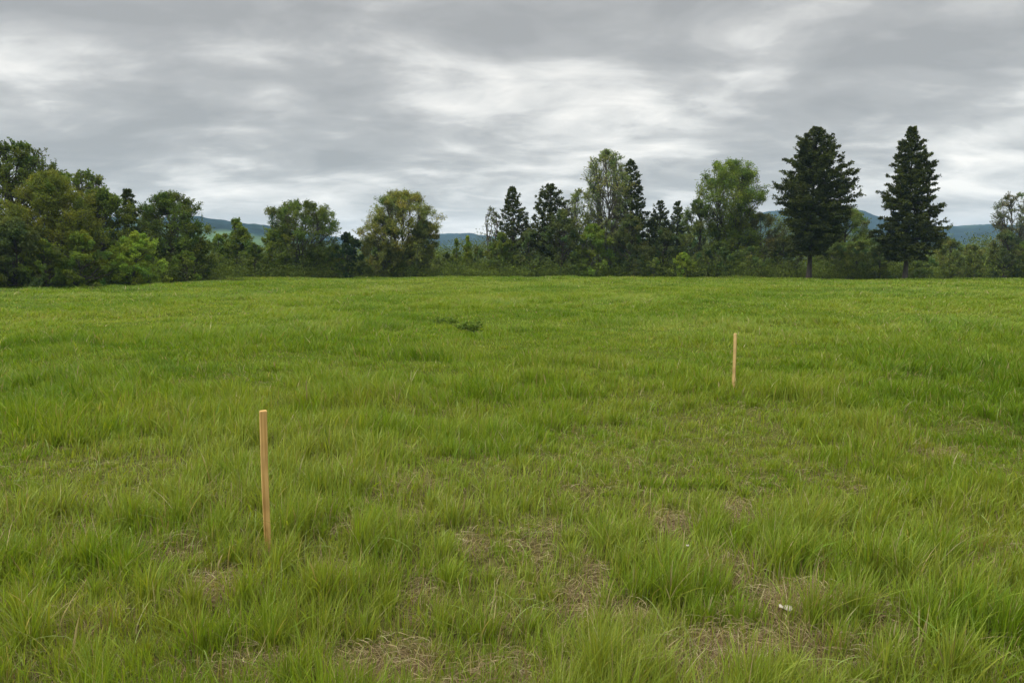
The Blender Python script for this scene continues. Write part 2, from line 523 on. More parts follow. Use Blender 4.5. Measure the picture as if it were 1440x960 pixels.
def conifer(name, label, cat, px, Y, py_top, wpx, shape, col, seed, z_low=.12, levels=26, per_level=6, up=.25, ntuft=11, nneedle=15, tsize=.3, group=None, bark=None, trunk_r=None, gap=.0):
    rng = np.random.default_rng(seed)
    X = at_x(px, Y); gz = float(ground_z(X, Y)); H = top_z(px, py_top, Y) - gz
    Rr = wpx / F * Y / 2
    prof = np.array(SHAPES[shape]) if isinstance(shape, str) else np.array(shape)
    tb, lb = Bag(), Bag()
    K = 10; s = np.linspace(0, 1, K)
    wob = np.cumsum(rng.normal(0, H * .003, (K, 2)), 0)
    trunk = np.stack([wob[:, 0], wob[:, 1], (H - .05) * s - .1 * (1 - s)], 1)
    tr = trunk_r or H * .02
    tubes(tb, trunk[None], (tr * (1 - s * .93) * (1 + .3 * np.exp(-s * 18)))[None], 9)
    B0, D, Ln = [], [], []
    for k in range(levels):
        t = (k + rng.uniform(-.3, .3)) / (levels - 1); t = min(max(t, 0), 1)
        npb = per_level if t < .8 else max(4, per_level - 1)
        a0 = rng.uniform(0, 6.28)
        for q in range(npb):
            if rng.random() < gap: continue
            a = a0 + q * 2 * math.pi / npb + rng.uniform(-.35, .35)
            zz = (z_low + (1 - z_low) * t) * H * .985 + rng.uniform(-.1, .1)
            r = np.interp(t, prof[:, 0], prof[:, 1]) * Rr * rng.uniform(.72, 1.06) * (1 + .42 * (vnoise(a * 1.3 + seed, t * 6., seed) - .5) * 2)
            r = max(r, .15)
            el = up + .42 * t + rng.uniform(-.12, .12) - .22 * (1 - t)
            B0.append([np.interp(zz, trunk[:, 2], trunk[:, 0]), np.interp(zz, trunk[:, 2], trunk[:, 1]), zz - r * math.tan(el) * .55])
            D.append([math.cos(a), math.sin(a), math.tan(el)]); Ln.append(r)
    B0, D, Ln = np.array(B0), np.array(D), np.array(Ln)
    B0[:, 2] = np.clip(B0[:, 2], .35, H - .1)
    Nb = len(B0)
    u = np.linspace(0, 1, 6)[None, :, None]
    pts = B0[:, None, :] + D[:, None, :] * Ln[:, None, None] * u
    pts[..., 2] += (u[..., 0] ** 2 * .10 - u[..., 0] * .06) * Ln[:, None]
    pts[..., 2] = np.minimum(np.maximum(pts[..., 2], .3), H * 1.0)
    pts[:, 1:, :] += rng.normal(0, .02, (Nb, 5, 3)) * Ln[:, None, None]
    tubes(tb, pts, np.linspace(1, .2, 6)[None, :] * np.maximum(.012, Ln * .016)[:, None], 5)
    # side twigs with needle tufts
    nt = np.maximum(3, (ntuft * Ln / max(Ln.max(), .1)).astype(int))
    bi = np.repeat(np.arange(Nb), nt); m = len(bi)
    uu = rng.beta(1.7, 1.0, m) * .95 + .05
    def at(i, f):
        x = f * 5; j = np.minimum(x.astype(int), 4); fr = (x - j)[:, None]
        return pts[i, j] * (1 - fr) + pts[i, j + 1] * fr
    tb0 = at(bi, uu)
    dirb = norm(D[bi])
    perp = norm(np.cross(dirb, np.array([0, 0, 1.])))
    sgn = rng.choice([-1, 1], m)[:, None]
    tdir = norm(dirb * .7 + perp * sgn * rng.uniform(.1, 1., (m, 1)) + np.array([0, 0, 1.]) * rng.uniform(-.15, .55, (m, 1)))
    tl = (Ln[bi] * .26 * rng.uniform(.4, 1.2, m) * (1.1 - uu * .5) + .08)
    tip = tb0 + tdir * tl[:, None]
    tubes(tb, np.stack([tb0, (tb0 + tip) / 2, tip], 1), np.tile(np.array([.014, .01, .006]), (m, 1)), 3)
    c0 = tip
    tcol = np.exp(rng.normal(0, .2, m))
    ti = np.repeat(np.arange(m), nneedle); M = len(ti)
    f = rng.random(M)[:, None]
    nd = norm(rng.normal(size=(M, 3)) + tdir[ti] * .9 + np.array([0, 0, .25]))
    sz = tsize * rng.uniform(.6, 1.3, m)[ti][:, None]
    pc = c0[ti] - tdir[ti] * tl[ti][:, None] * (f * .75) + nd * sz * .45
    cc = np.array(col)[None, :] * tcol[ti][:, None] * np.exp(rng.normal(0, .18, (M, 1)))
    leaves(lb, pc, nd, rng, tsize * .85, tsize * .3, cc)
    # leader
    root = bpy.data.objects.new(name, None); root.empty_display_size = .3; COL.objects.link(root); root.location = (X, Y, gz)
    tag(root, label, cat, group)
    tb.build('trunk', bark or M_BARK, parent=root, smooth=True)
    lb.build('crown', M_NEEDLE, parent=root)
    return root


# leaf colours
OLIVE = (.105, .128, .016); DEEP = (.068, .098, .013); MIDG = (.092, .132, .016); LIME = (.135, .19, .020)
PALE = (.15, .19, .055); YOL = (.130, .148, .028); PINE = (.050, .064, .012); SPRUCE = (.046, .062, .013)


def build_trees():
    G = 'trees along the field edge'
    S = 'shrubs along the field edge'
    # ---- left group, from the left edge
    tree('broadleaf_tree', 'tall dark green tree in the left corner with a loose open top', 'tree', 28, 53, 190, 150, 'oval', DEEP, 101, 150, .16, 190, .05, .18, group=G)
    tree('broadleaf_tree', 'dark broadleaf tree cut off by the left picture edge', 'tree', -70, 50, 215, 130, 'oval', DEEP, 102, 90, .17, 190, group=G)
    tree('willow_tree', 'olive green willow in front of the tall dark corner tree', 'tree', 78, 48.5, 236, 118, 'tall', OLIVE, 103, 150, .12, 260, .0, .0, group=G, tuft=1.1)
    tree('broadleaf_tree', 'thinly leaved tree with bare twigs showing right of the olive willow', 'tree', 128, 54, 234, 74, 'vase', MIDG, 104, 110, .13, 140, .1, .2, stems=4, group=G)
    tree('broadleaf_tree', 'dark green tree stepping down behind the bright round shrub', 'tree', 146, 52.5, 262, 112, 'dome', DEEP, 105, 100, .15, 200, group=G)
    conifer('conifer_tree', 'narrow dark conifer squeezed between the two dark round trees on the left', 'tree', 184, 57, 270, 50, [(0, .8), (.15, 1), (.4, .8), (.65, .54), (.85, .36), (.95, .2), (1, .07)], SPRUCE, 106, .05, 20, 6, group=G, ntuft=9, tsize=.3)
    tree('broadleaf_tree', 'large round dark tree with an airy top, left of the hill gap', 'tree', 243, 59.5, 265, 108, 'dome', DEEP, 107, 170, .15, 180, .0, .12, group=G)
    tree('broadleaf_tree', 'small dark tree tucked against the right flank of the large round tree', 'tree', 272, 58.5, 312, 50, 'bush', DEEP, 108, 50, .14, 200, group=G)
    tree('shrub', 'bright yellow green round shrub standing before the dark left trees', 'shrub', 192, 50, 324, 92, 'bush', LIME, 109, 100, .11, 230, group=S)
    tree('shrub', 'dark low shrub under the olive willow', 'shrub', 112, 47, 322, 84, 'bush', MIDG, 110, 70, .12, 230, group=S)
    tree('shrub', 'olive shrub at the foot of the corner trees, by the left picture edge', 'shrub', 22, 44.5, 302, 92, 'bush', (.062, .084, .022), 111, 90, .12, 240, group=S)
    tree('shrub', 'low shrub between the corner shrub and the willow foot', 'shrub', 64, 45, 335, 66, 'bush', DEEP, 112, 60, .12, 220, group=S)
    tree('shrub', 'dark shrub outside the left picture edge line of the wood', 'shrub', -40, 43, 318, 80, 'bush', DEEP, 113, 60, .13, 220, group=S)
    tree('shrub', 'small green shrub at the right foot of the large round dark tree', 'shrub', 262, 56.5, 352, 50, 'bush', MIDG, 114, 40, .12, 200, group=S)
    # ---- between left group and centre
    tree('broadleaf_tree', 'soft green tree with a pointed top standing before the meadow hill', 'tree', 335, 68, 305, 60, [(0, .9), (.2, 1), (.5, .8), (.75, .5), (.92, .25), (1, .08)], MIDG, 121, 90, .14, 190, group=G)
    tree('shrub', 'rounded shrub filling the gap left of the soft pointed tree', 'shrub', 309, 66.5, 328, 36, 'bush', MIDG, 122, 40, .14, 200, group=S)
    tree('shrub', 'low green shrub right of the soft pointed tree', 'shrub', 358, 67, 340, 36, 'bush', DEEP, 123, 36, .14, 200, group=S)
    tree('broadleaf_tree', 'broad dark green tree with a knobbly crown right of the meadow hill', 'tree', 425, 71.5, 279, 114, 'vase', DEEP, 124, 170, .15, 190, .0, .1, stems=4, group=G)
    tree('shrub', 'green side shrub leaning on the left of the knobbly broad tree', 'shrub', 384, 70, 322, 44, 'bush', MIDG, 125, 50, .14, 200, group=S)
    tree('broadleaf_tree', 'small dark round tree at the right foot of the knobbly broad tree', 'tree', 489, 71, 325, 44, 'oval', (.03, .052, .016), 126, 60, .14, 210, group=G)
    tree('shrub', 'low dark shrub between the knobbly broad tree and the small round tree', 'shrub', 466, 70.5, 345, 34, 'bush', DEEP, 127, 36, .14, 190, group=S)
    tree('broadleaf_tree', 'olive yellow tree with many upright stems showing through its crown', 'tree', 566, 73, 264, 108, [(0, .8), (.2, .9), (.45, 1), (.7, .92), (.87, .62), (1, .2)], YOL, 128, 230, .13, 170, .0, .08, stems=7, group=G)
    tree('shrub', 'dark base shrub under the left half of the many-stemmed tree', 'shrub', 540, 72, 300, 70, 'bush', (.075, .09, .02), 129, 80, .14, 200, group=S)
    tree('shrub', 'dark base shrub under the right half of the many-stemmed tree', 'shrub', 596, 72, 306, 64, 'bush', (.075, .09, .02), 130, 80, .14, 200, group=S)
    # ---- young trees near the centre
    tree('young_tree', 'slim yellow green young tree with a spire top, left one of the pair', 'tree', 642, 75, 334, 20, 'cone', LIME, 131, 40, .13, 150, group='young trees near the middle')
    tree('young_tree', 'slim yellow green young tree with a spire top, right one of the pair', 'tree', 658, 74.5, 330, 24, 'cone', LIME, 132, 40, .13, 150, group='young trees near the middle')
    tree('shrub', 'light green shrub at the foot of the two slim young trees', 'shrub', 672, 75, 345, 38, 'bush', (.09, .12, .03), 133, 40, .14, 170, group=S)
    tree('shrub', 'low green shrub right beside the many-stemmed tree', 'shrub', 628, 76, 354, 32, 'bush', (.08, .11, .03), 134, 30, .14, 170, group=S)
    tree('sapling', 'almost leafless pale sapling left of the first centre conifer', 'tree', 690, 74, 288, 26, 'vase', PALE, 135, 34, .10, 50, .3, .5, stems=3, group='young trees near the middle')
    conifer('pine_tree', 'conical pine with gaps, left one of the two centre conifers', 'tree', 721, 76, 264, 66, [(0, .8), (.15, 1), (.4, .8), (.65, .54), (.85, .36), (.95, .2), (1, .07)], PINE, 136, .16, 28, 6, group=G, ntuft=15, tsize=.3, gap=.08)
    conifer('pine_tree', 'blunt topped pine, right one of the two centre conifers', 'tree', 775, 75, 261, 62, [(0, .9), (.3, 1), (.6, .85), (.85, .6), (.95, .4), (1, .12)], PINE, 137, .08, 28, 6, group=G, ntuft=16, tsize=.3)
    tree('shrub', 'dark shrub below the left centre conifer', 'shrub', 706, 73, 325, 58, 'bush', DEEP, 138, 60, .14, 190, group=S)
    tree('shrub', 'olive shrub between the two centre conifers', 'shrub', 745, 72.5, 320, 48, 'bush', (.06, .082, .024), 139, 60, .14, 190, group=S)
    tree('shrub', 'tall olive shrub hiding the foot of the blunt topped pine', 'shrub', 790, 71.5, 292, 52, 'oval', (.058, .08, .022), 140, 70, .14, 200, group=S)
    # ---- tall pale tree and neighbours
    tree('birch_tree', 'tall slender tree with thin pale leaves, sky showing through its crown', 'tree', 853, 73, 203, 74, 'tall', PALE, 141, 210, .12, 96, .2, .16, stems=3, group=G, bark=M_BARK_PALE, tuft=.85, trunk_r=.11)
    tree('broadleaf_tree', 'thin pale side tree leaning left of the tall slender pale tree', 'tree', 815, 74, 262, 58, 'dome', PALE, 142, 90, .12, 110, .15, .2, stems=3, group=G, bark=M_BARK_PALE, trunk_r=.08)
    conifer('spruce_tree', 'tall dark spruce close behind the right side of the pale slender tree', 'tree', 889, 75.5, 226, 72, [(0, .8), (.15, 1), (.4, .8), (.65, .54), (.85, .36), (.95, .2), (1, .07)], SPRUCE, 143, .08, 34, 6, group=G, ntuft=16, tsize=.3)
    tree('shrub', 'dark shrub at the foot of the pale slender tree', 'shrub', 832, 71, 312, 62, 'bush', MIDG, 144, 70, .14, 200, group=S)
    tree('shrub', 'brownish green shrub below the tall dark spruce', 'shrub', 886, 71, 300, 58, 'oval', (.06, .076, .022), 145, 80, .14, 200, group=S)
    conifer('spruce_tree', 'short dark conifer just right of the tall dark spruce', 'tree', 927, 77, 284, 50, [(0, .8), (.15, 1), (.4, .8), (.65, .54), (.85, .36), (.95, .2), (1, .07)], SPRUCE, 146, .05, 26, 7, group=G, ntuft=16, tsize=.22)
    conifer('spruce_tree', 'small conifer with a split top left of the leafy poplar', 'tree', 951, 76, 284, 46, [(0, .8), (.15, 1), (.4, .8), (.65, .54), (.85, .36), (.95, .2), (1, .07)], (.055, .075, .018), 147, .05, 26, 7, group=G, ntuft=16, tsize=.22)
    tree('broadleaf_tree', 'dull green tree under the two short conifers', 'tree', 932, 72.5, 318, 56, 'dome', (.062, .08, .024), 148, 60, .14, 200, group=G)
    tree('shrub', 'bright lime shrub at the field edge left of the poplar', 'shrub', 962, 69.5, 354, 36, 'bush', LIME, 149, 50, .11, 200, group=S)
    tree('shrub', 'lime bush low at the foot of the dull green tree', 'shrub', 920, 70, 362, 34, 'bush', (.1, .135, .026), 150, 36, .11, 180, group=S)
    tree('poplar_tree', 'broad leafy green poplar with a lumpy top left of the great pine', 'tree', 1024, 74, 218, 104, [(0, .72), (.3, .78), (.5, .85), (.7, 1), (.85, .72), (.95, .42), (1, .15)], MIDG, 151, 210, .15, 200, .0, .05, stems=2, group=G)
    tree('broadleaf_tree', 'light green tree on the left shoulder of the poplar', 'tree', 981, 73, 276, 50, 'oval', (.075, .105, .028), 152, 70, .14, 170, group=G)
    tree('broadleaf_tree', 'olive brown tree behind the gap between poplar and great pine', 'tree', 1072, 75, 296, 88, 'dome', (.07, .08, .026), 153, 90, .14, 190, group=G)
    tree('shrub', 'green shrub in front of the poplar foot on its right', 'shrub', 1056, 69, 345, 44, 'bush', (.07, .1, .024), 154, 50, .12, 190, group=S)
    tree('shrub', 'dull shrub in front of the poplar foot', 'shrub', 1010, 69.5, 338, 60, 'bush', (.05, .074, .02), 155, 70, .13, 200, group=S)
    tree('shrub', 'dark shrub at the left foot of the great pine', 'shrub', 1100, 71, 330, 54, 'bush', (.05, .064, .02), 156, 60, .13, 200, group=S)
    # ---- great pines
    conifer('pine_tree', 'great dark pine with a broad lumpy crown and bare lower trunk', 'tree', 1137, 65, 178, 90, [(0, .5), (.19, .8), (.42, 1), (.55, .9), (.65, .8), (.8, .6), (.88, .46), (.95, .28), (1, .08)], PINE, 161, .17, 46, 8, .12, 26, 21, .24, group=G, trunk_r=.21, bark=M_BARK_DARK, gap=.04)
    conifer('pine_tree', 'tall dark pine standing alone against the far blue hill on the right', 'tree', 1273, 63.5, 178, 88, [(0, .7), (.18, .97), (.34, .9), (.45, .74), (.67, .55), (.8, .4), (.9, .25), (1, .05)], PINE, 162, .14, 46, 8, .08, 25, 20, .235, group=G, trunk_r=.19, gap=.05)
    tree('broadleaf_tree', 'fresh green tree behind the right side of the great pine', 'tree', 1184, 74, 287, 86, 'dome', (.09, .125, .025), 163, 150, .14, 190, .0, .0, group=G)
    tree('shrub', 'green shrub right of the great pine trunk', 'shrub', 1176, 70, 340, 54, 'bush', (.072, .1, .024), 164, 60, .12, 190, group=S)
    tree('shrub', 'light green shrub midway between the two tall dark pines', 'shrub', 1206, 69, 336, 52, 'bush', (.088, .12, .028), 165, 60, .12, 190, group=S)
    tree('shrub', 'olive shrub left of the lone pine trunk', 'shrub', 1238, 68, 334, 44, 'bush', (.075, .098, .028), 166, 50, .12, 190, group=S)
    tree('shrub', 'low shrub behind the trunk of the lone pine', 'shrub', 1282, 70, 350, 60, 'bush', (.07, .1, .026), 167, 60, .13, 190, group=S)
    tree('shrub', 'yellow green shrub right of the lone pine', 'shrub', 1335, 72, 332, 50, 'bush', (.1, .125, .032), 168, 60, .13, 180, group=S)
    tree('shrub', 'pale green shrub below the blue hill gap', 'shrub', 1366, 73, 342, 46, 'bush', (.095, .12, .034), 169, 50, .13, 180, group=S)
    tree('broadleaf_tree', 'pale open tree with see-through twigs at the right picture edge', 'tree', 1424, 74, 266, 66, 'vase', (.11, .125, .06), 170, 110, .13, 95, .15, .2, stems=4, group=G)
    tree('shrub', 'dull green shrub at the foot of the pale open tree', 'shrub', 1412, 72.5, 322, 52, 'bush', (.066, .088, .028), 171, 60, .14, 200, group=S)
    tree('shrub', 'low shrub touching the right picture edge', 'shrub', 1446, 72, 330, 40, 'bush', MIDG, 172, 50, .14, 200, group=S)
    # ---- beyond the frame on the right, in case one steps aside
    tree('broadleaf_tree', 'green tree just outside the right picture edge', 'tree', 1500, 73, 280, 90, 'dome', MIDG, 173, 90, .15, 180, group=G)
    tree('broadleaf_tree', 'dark green tree well outside the right picture edge', 'tree', 1600, 72, 300, 100, 'dome', DEEP, 174, 80, .16, 180, group=G)

    # undergrowth: rank low growth under the first trees
    rng = np.random.default_rng(5)
    n = 5000
    pxs = rng.uniform(-260, 1620, n); t = (pxs - 720) / F
    e = np.interp(pxs, EDGE_PX, EDGE_D)
    Y = e + np.where((pxs > 1105) & (pxs < 1310), rng.uniform(5.5, 11, n), rng.uniform(1.5, 9, n))
    X = t * Y
    hh = rng.uniform(.5, 1.9, n) * (.45 + 1.5 * fbm(X / 2.5, Y / 2.5, 8, 2))
    per = 60
    i = np.repeat(np.arange(n), per); m = len(i)
    q = rng.normal(size=(m, 3)) * np.stack([hh * .7, hh * .7, hh * .42], 1)[i] * .75
    P = np.stack([X, Y, ground_z(X, Y) + hh * .5], 1)[i] + q
    P[:, 2] = np.maximum(P[:, 2], ground_z(P[:, 0], P[:, 1]) + .03)
    pal = np.array([DEEP, (.11, .15, .02), (.10, .145, .02), (.08, .10, .02), (.14, .185, .026)])
    cc = pal[rng.choice(5, n, p=[.3, .3, .2, .1, .1])][i] * np.exp(rng.normal(0, .2, (m, 1)))
    b = Bag(); leaves(b, P, norm(rng.normal(size=(m, 3)) + [0, 0, .5]), rng, .13, .07, cc)
    o = b.build('undergrowth', M_LEAF); tag(o, 'low tangled undergrowth at the feet of the trees', 'undergrowth', kind='stuff')

    # far-off wood behind the first line
    n = 5200
    pxs = rng.uniform(-300, 1700, n); t = (pxs - 720) / F
    Y = rng.uniform(95, 170, n); X = t * Y
    top = np.interp(pxs, [-300, 250, 300, 480, 500, 520, 620, 690, 800, 1100, 1230, 1340, 1400, 1700], [7, 7, 4.2, 4.8, 4, 4.6, 4., 5.5, 8.5, 9, 6.5, 4.8, 5.5, 8])
    top = top * (.7 + .35 * vnoise(X / 6, Y / 30, 3))
    hh = rng.uniform(.05, 1, n) ** 1.2 * top
    per = 100; i = np.repeat(np.arange(n), per); m = len(i)
    q = rng.normal(size=(m, 3)) * np.array([.6, .6, .45])
    P = np.stack([X, Y, ground_z(X, Y) + hh], 1)[i] + q
    P[:, 2] = np.maximum(P[:, 2], ground_z(P[:, 0], P[:, 1]) + .05)
    pal = np.array([DEEP, MIDG, (.10, .135, .03), (.065, .085, .02), (.12, .155, .035)])
    cc = pal[rng.choice(5, n)][i] * np.exp(rng.normal(0, .18, (m, 1)))
    b = Bag(); leaves(b, P, norm(rng.normal(size=(m, 3)) + [0, 0, .3]), rng, .2, .13, cc)
    o = b.build('woods', M_LEAF); tag(o, 'belt of low green woods beyond the first line of trees', 'woods', kind='stuff')


# ------------------------------------------------------------------ hills
def build_hills():
    pxs = np.array([-900, -500, -200, 0, 150, 290, 380, 450, 505, 560, 620, 655, 690, 750, 900, 1000, 1075, 1205, 1240, 1300, 1335, 1390, 1440, 1700, 2100, 2600])
    pys = np.array([345, 338, 330, 318, 309, 307, 317, 331, 341, 345, 333, 330, 335, 345, 340, 322, 299, 300, 311, 319, 320, 317.5, 321, 335, 330, 345])
    na, nr = 1100, 70
    az = np.linspace(-math.pi, math.pi, na, endpoint=False)
    t = np.tan(np.clip(az, -1.15, 1.15))
    py = np.interp(720 + F * t, pxs, pys)
    el = np.array([ray(720 + F * tt, p)[2] / math.hypot(*ray(720 + F * tt, p)[:2]) for tt, p in zip(t, py)])
    RID = 1500 + 250 * np.interp(720 + F * t, [-900, 380, 520, 700, 900, 2600], [-.6, -1.6, 1, 1.2, 1, 0.5])
    zr = EYE + el * RID
    u = np.linspace(0, 1.12, nr)
    start = RID * .38
    V = np.zeros((nr, na, 3))
    for k in range(nr):
        r = start + (RID - start) * u[k]
        f = np.where(u[k] <= 1, (math.sin(min(u[k], 1) * math.pi / 2)) ** 1.5, math.cos((u[k] - 1) * 1.4))
        x, y = r * np.sin(az), r * np.cos(az)
        nz = (fbm(x / 160, y / 160, 12, 3) - .5) * 22 * min(1, u[k] * 2) * (1 - .9 * math.exp(-((u[k] - 1) / .18) ** 2)) + (fbm(x / 14, y / 14, 18, 2) - .5) * 5.0
        V[k, :, 0], V[k, :, 1], V[k, :, 2] = x, y, zr * f + nz - 3 * (1 - min(1, u[k] * 6)) - 1.5
    V = V.reshape(-1, 3)
    i = np.arange(nr - 1)[:, None] * na; j = np.arange(na)[None, :]; j2 = (j + 1) % na
    q = np.stack([i + j, i + na + j, i + na + j2, i + j2], -1).reshape(-1, 4)
    uu = np.repeat(u, na); tt = np.tile(720 + F * t, nr)
    hazed_forest = np.array([.012, .024, .026]); mead = np.array([.062, .10, .045])  # dark woodland tinted blue, part of the distance haze put into its colour
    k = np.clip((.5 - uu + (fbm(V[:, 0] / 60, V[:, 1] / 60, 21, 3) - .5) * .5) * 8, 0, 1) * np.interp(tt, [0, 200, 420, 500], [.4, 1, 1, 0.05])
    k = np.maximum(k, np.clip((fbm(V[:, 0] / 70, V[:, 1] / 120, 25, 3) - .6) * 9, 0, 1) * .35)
    c = hazed_forest * (1 - k[:, None]) + mead * k[:, None]
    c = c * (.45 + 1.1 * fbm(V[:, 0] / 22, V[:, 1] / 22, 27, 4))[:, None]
    m, nt, N, L = new_mat('hillside')
    out = N.new('ShaderNodeOutputMaterial'); p = N.new('ShaderNodeBsdfPrincipled'); p.inputs['Roughness'].default_value = 1; p.inputs['Specular IOR Level'].default_value = 0
    at = N.new('ShaderNodeAttribute'); at.attribute_name = 'Col'
    L.new(at.outputs['Color'], p.inputs['Base Color']); L.new(p.outputs[0], out.inputs['Surface'])
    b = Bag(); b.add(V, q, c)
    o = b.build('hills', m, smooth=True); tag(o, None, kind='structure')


def build_haze():
    top = max(v.co.z for v in bpy.data.objects['hills'].data.vertices) + 1.0
    me = bpy.data.meshes.new('haze')
    x, z0, z1 = 2120, -6.5, top
    v = [(-x, -x, z0), (x, -x, z0), (x, x, z0), (-x, x, z0), (-x, -x, z1), (x, -x, z1), (x, x, z1), (-x, x, z1)]
    me.from_pydata(v, [], [(0, 3, 2, 1), (4, 5, 6, 7), (0, 1, 5, 4), (1, 2, 6, 5), (2, 3, 7, 6), (3, 0, 4, 7)])
    o = bpy.data.objects.new('haze', me); COL.objects.link(o)
    m, nt, N, L = new_mat('haze_air')
    out = N.new('ShaderNodeOutputMaterial'); p = N.new('ShaderNodeVolumePrincipled')
    p.inputs['Color'].default_value = (.44, .70, 1, 1); p.inputs['Density'].default_value = HAZE
    p.inputs['Anisotropy'].default_value = 0.0
    L.new(p.outputs[0], out.inputs['Volume'])
    me.materials.append(m)
    tag(o, 'thin bluish haze that fades the far hills', 'haze', kind='stuff')


HAZE = .00019


# ------------------------------------------------------------------ stakes, weeds, scraps
def wood_mat(name, a, b):
    m, nt, N, L = new_mat(name)
    out = N.new('ShaderNodeOutputMaterial'); p = N.new('ShaderNodeBsdfPrincipled'); p.inputs['Roughness'].default_value = .75
    p.inputs['Specular IOR Level'].default_value = .25
    tc = N.new('ShaderNodeTexCoord'); mp = N.new('ShaderNodeMapping'); mp.inputs['Scale'].default_value = (60, 60, 1.6)
    nz = N.new('ShaderNodeTexNoise'); nz.inputs['Scale'].default_value = 1.6; nz.inputs['Detail'].default_value = 7; nz.inputs['Distortion'].default_value = .6
    cr = N.new('ShaderNodeValToRGB'); cr.color_ramp.elements[0].color = (*a, 1); cr.color_ramp.elements[1].color = (*b, 1)
    cr.color_ramp.elements[0].position = .3; cr.color_ramp.elements[1].position = .62
    n2 = N.new('ShaderNodeTexNoise'); n2.inputs['Scale'].default_value = 5
    c2 = N.new('ShaderNodeValToRGB'); c2.color_ramp.elements[0].color = (.72, .68, .62, 1); c2.color_ramp.elements[1].color = (1.08, 1.05, 1, 1)
    c2.color_ramp.elements[0].position = .3; c2.color_ramp.elements[1].position = .6
    mul = N.new('ShaderNodeMix'); mul.data_type = 'RGBA'; mul.blend_type = 'MULTIPLY'; mul.inputs[0].default_value = 1
    bp = N.new('ShaderNodeBump'); bp.inputs['Strength'].default_value = .25; bp.inputs['Distance'].default_value = .002
    L.new(tc.outputs['Object'], mp.inputs[0]); L.new(mp.outputs[0], nz.inputs['Vector']); L.new(nz.outputs['Fac'], cr.inputs[0])
    L.new(tc.outputs['Object'], n2.inputs['Vector']); L.new(n2.outputs['Fac'], c2.inputs[0])
    L.new(cr.outputs[0], mul.inputs[6]); L.new(c2.outputs[0], mul.inputs[7]); L.new(mul.outputs[2], p.inputs['Base Color'])
    L.new(nz.outputs['Fac'], bp.inputs['Height']); L.new(bp.outputs[0], p.inputs['Normal']); L.new(p.outputs[0], out.inputs['Surface'])
    return m


def stake(px_top, py_top, px_base, Y, w, dpt, rot, mat, label, bow, taper, seed):
    """square sawn stake, slightly bowed, pointed end in the soil"""
    rng = np.random.default_rng(seed)
    x1, z1 = at_x(px_top, Y, py_top), top_z(px_top, py_top, Y)
    x0 = px_base; gz = float(ground_z(x0, Y))
    Hh = z1 - gz
    nseg = 18
    zs = np.concatenate([[-.18, -.06], np.linspace(0, 1, nseg) * Hh])
    ch = .0035
    V = []
    for z in zs:
        s = max(z, 0) / Hh
        k = .12 if z < -.1 else 1
        hw, hd = w / 2 * k * (1 + taper * (s - .5)), dpt / 2 * k
        ox = (x1 - x0) * s + bow * math.sin(s * math.pi) + rng.normal(0, .0006)
        oy = bow * .4 * math.sin(s * 5)
        c = ch * k
        ring = [(-hw + c, -hd), (hw - c, -hd), (hw, -hd + c), (hw, hd - c), (hw - c, hd), (-hw + c, hd), (-hw, hd - c), (-hw, -hd + c)]
        for (a, b) in ring:
            V.append((ox + a * math.cos(rot) - b * math.sin(rot), oy + a * math.sin(rot) + b * math.cos(rot), z))
    n = len(zs)
    Fs = [tuple(range(7, -1, -1))]
    for i in range(n - 1):
        for j in range(8):
            Fs.append((i * 8 + j, i * 8 + (j + 1) % 8, (i + 1) * 8 + (j + 1) % 8, (i + 1) * 8 + j))
    # slightly battered, chamfered top
    top = [(n - 1) * 8 + j for j in range(8)]
    base = len(V)
    cx = sum(V[t][0] for t in top) / 8; cy = sum(V[t][1] for t in top) / 8
    for j, t in enumerate(top):
        V.append((cx + (V[t][0] - cx) * .8, cy + (V[t][1] - cy) * .8, Hh + .004 + .0015 * math.sin(j * 2.1)))
    for j in range(8):
        Fs.append((top[j], top[(j + 1) % 8], base + (j + 1) % 8, base + j))
    Fs.append(tuple(base + j for j in range(8)))
    me = bpy.data.meshes.new('wooden_stake'); me.from_pydata(V, [], Fs); me.materials.append(mat); me.update()
    o = bpy.data.objects.new('wooden_stake', me); COL.objects.link(o); o.location = (x0, Y, gz)
    tag(o, label, 'stake', 'wooden stakes driven into the field')
    return o


def weed(px, py, w, h, n, label, seed, dens=1.):
    rng = np.random.default_rng(seed)
    dx, dy, dz = ray(px, py); k = -EYE / dz; X, Y = dx * k, dy * k; gz = float(ground_z(X, Y))
    tb, lb = Bag(), Bag()
    a = rng.uniform(0, 2 * math.pi, n); r = w / 2 * np.sqrt(rng.random(n))
    b = np.stack([r * np.cos(a) * .12, r * np.sin(a) * .12, np.zeros(n)], 1)
    hh = h * rng.uniform(.6, 1.15, n) * (1 - .4 * (r / (w / 2)) ** 2)
    tip = b + np.stack([r * np.cos(a), r * np.sin(a), hh], 1) + rng.normal(0, .03, (n, 3))
    u = np.linspace(0, 1, 5)[None, :, None]
    P = b[:, None] + (tip - b)[:, None] * u
    tubes(tb, P, np.tile(np.linspace(.004, .0018, 5), (n, 1)), 4, (.07, .09, .03))
    per = int(9 * dens); i = np.repeat(np.arange(n), per); m = len(i)
    f = rng.uniform(.25, 1.03, m)[:, None]
    aa = rng.uniform(0, 2 * math.pi, m)
    ax = norm(np.stack([np.cos(aa), np.sin(aa), rng.uniform(-.2, .6, m)], 1))
    c = b[i] + (tip - b)[i] * f + ax * .035
    cc = np.array([.085, .14, .018]) * np.exp(rng.normal(0, .28, (m, 1)))
    leaves(lb, c, ax, rng, .07, .038, cc, flat=.0)
    root = bpy.data.objects.new('leafy_weed', None); COL.objects.link(root); root.location = (X, Y, gz); root.empty_display_size = .2
    tag(root, label, 'weed', 'leafy weeds in the middle of the field')
    tb.build('stem', M_WEED, parent=root); lb.build('foliage', M_WEED, parent=root)


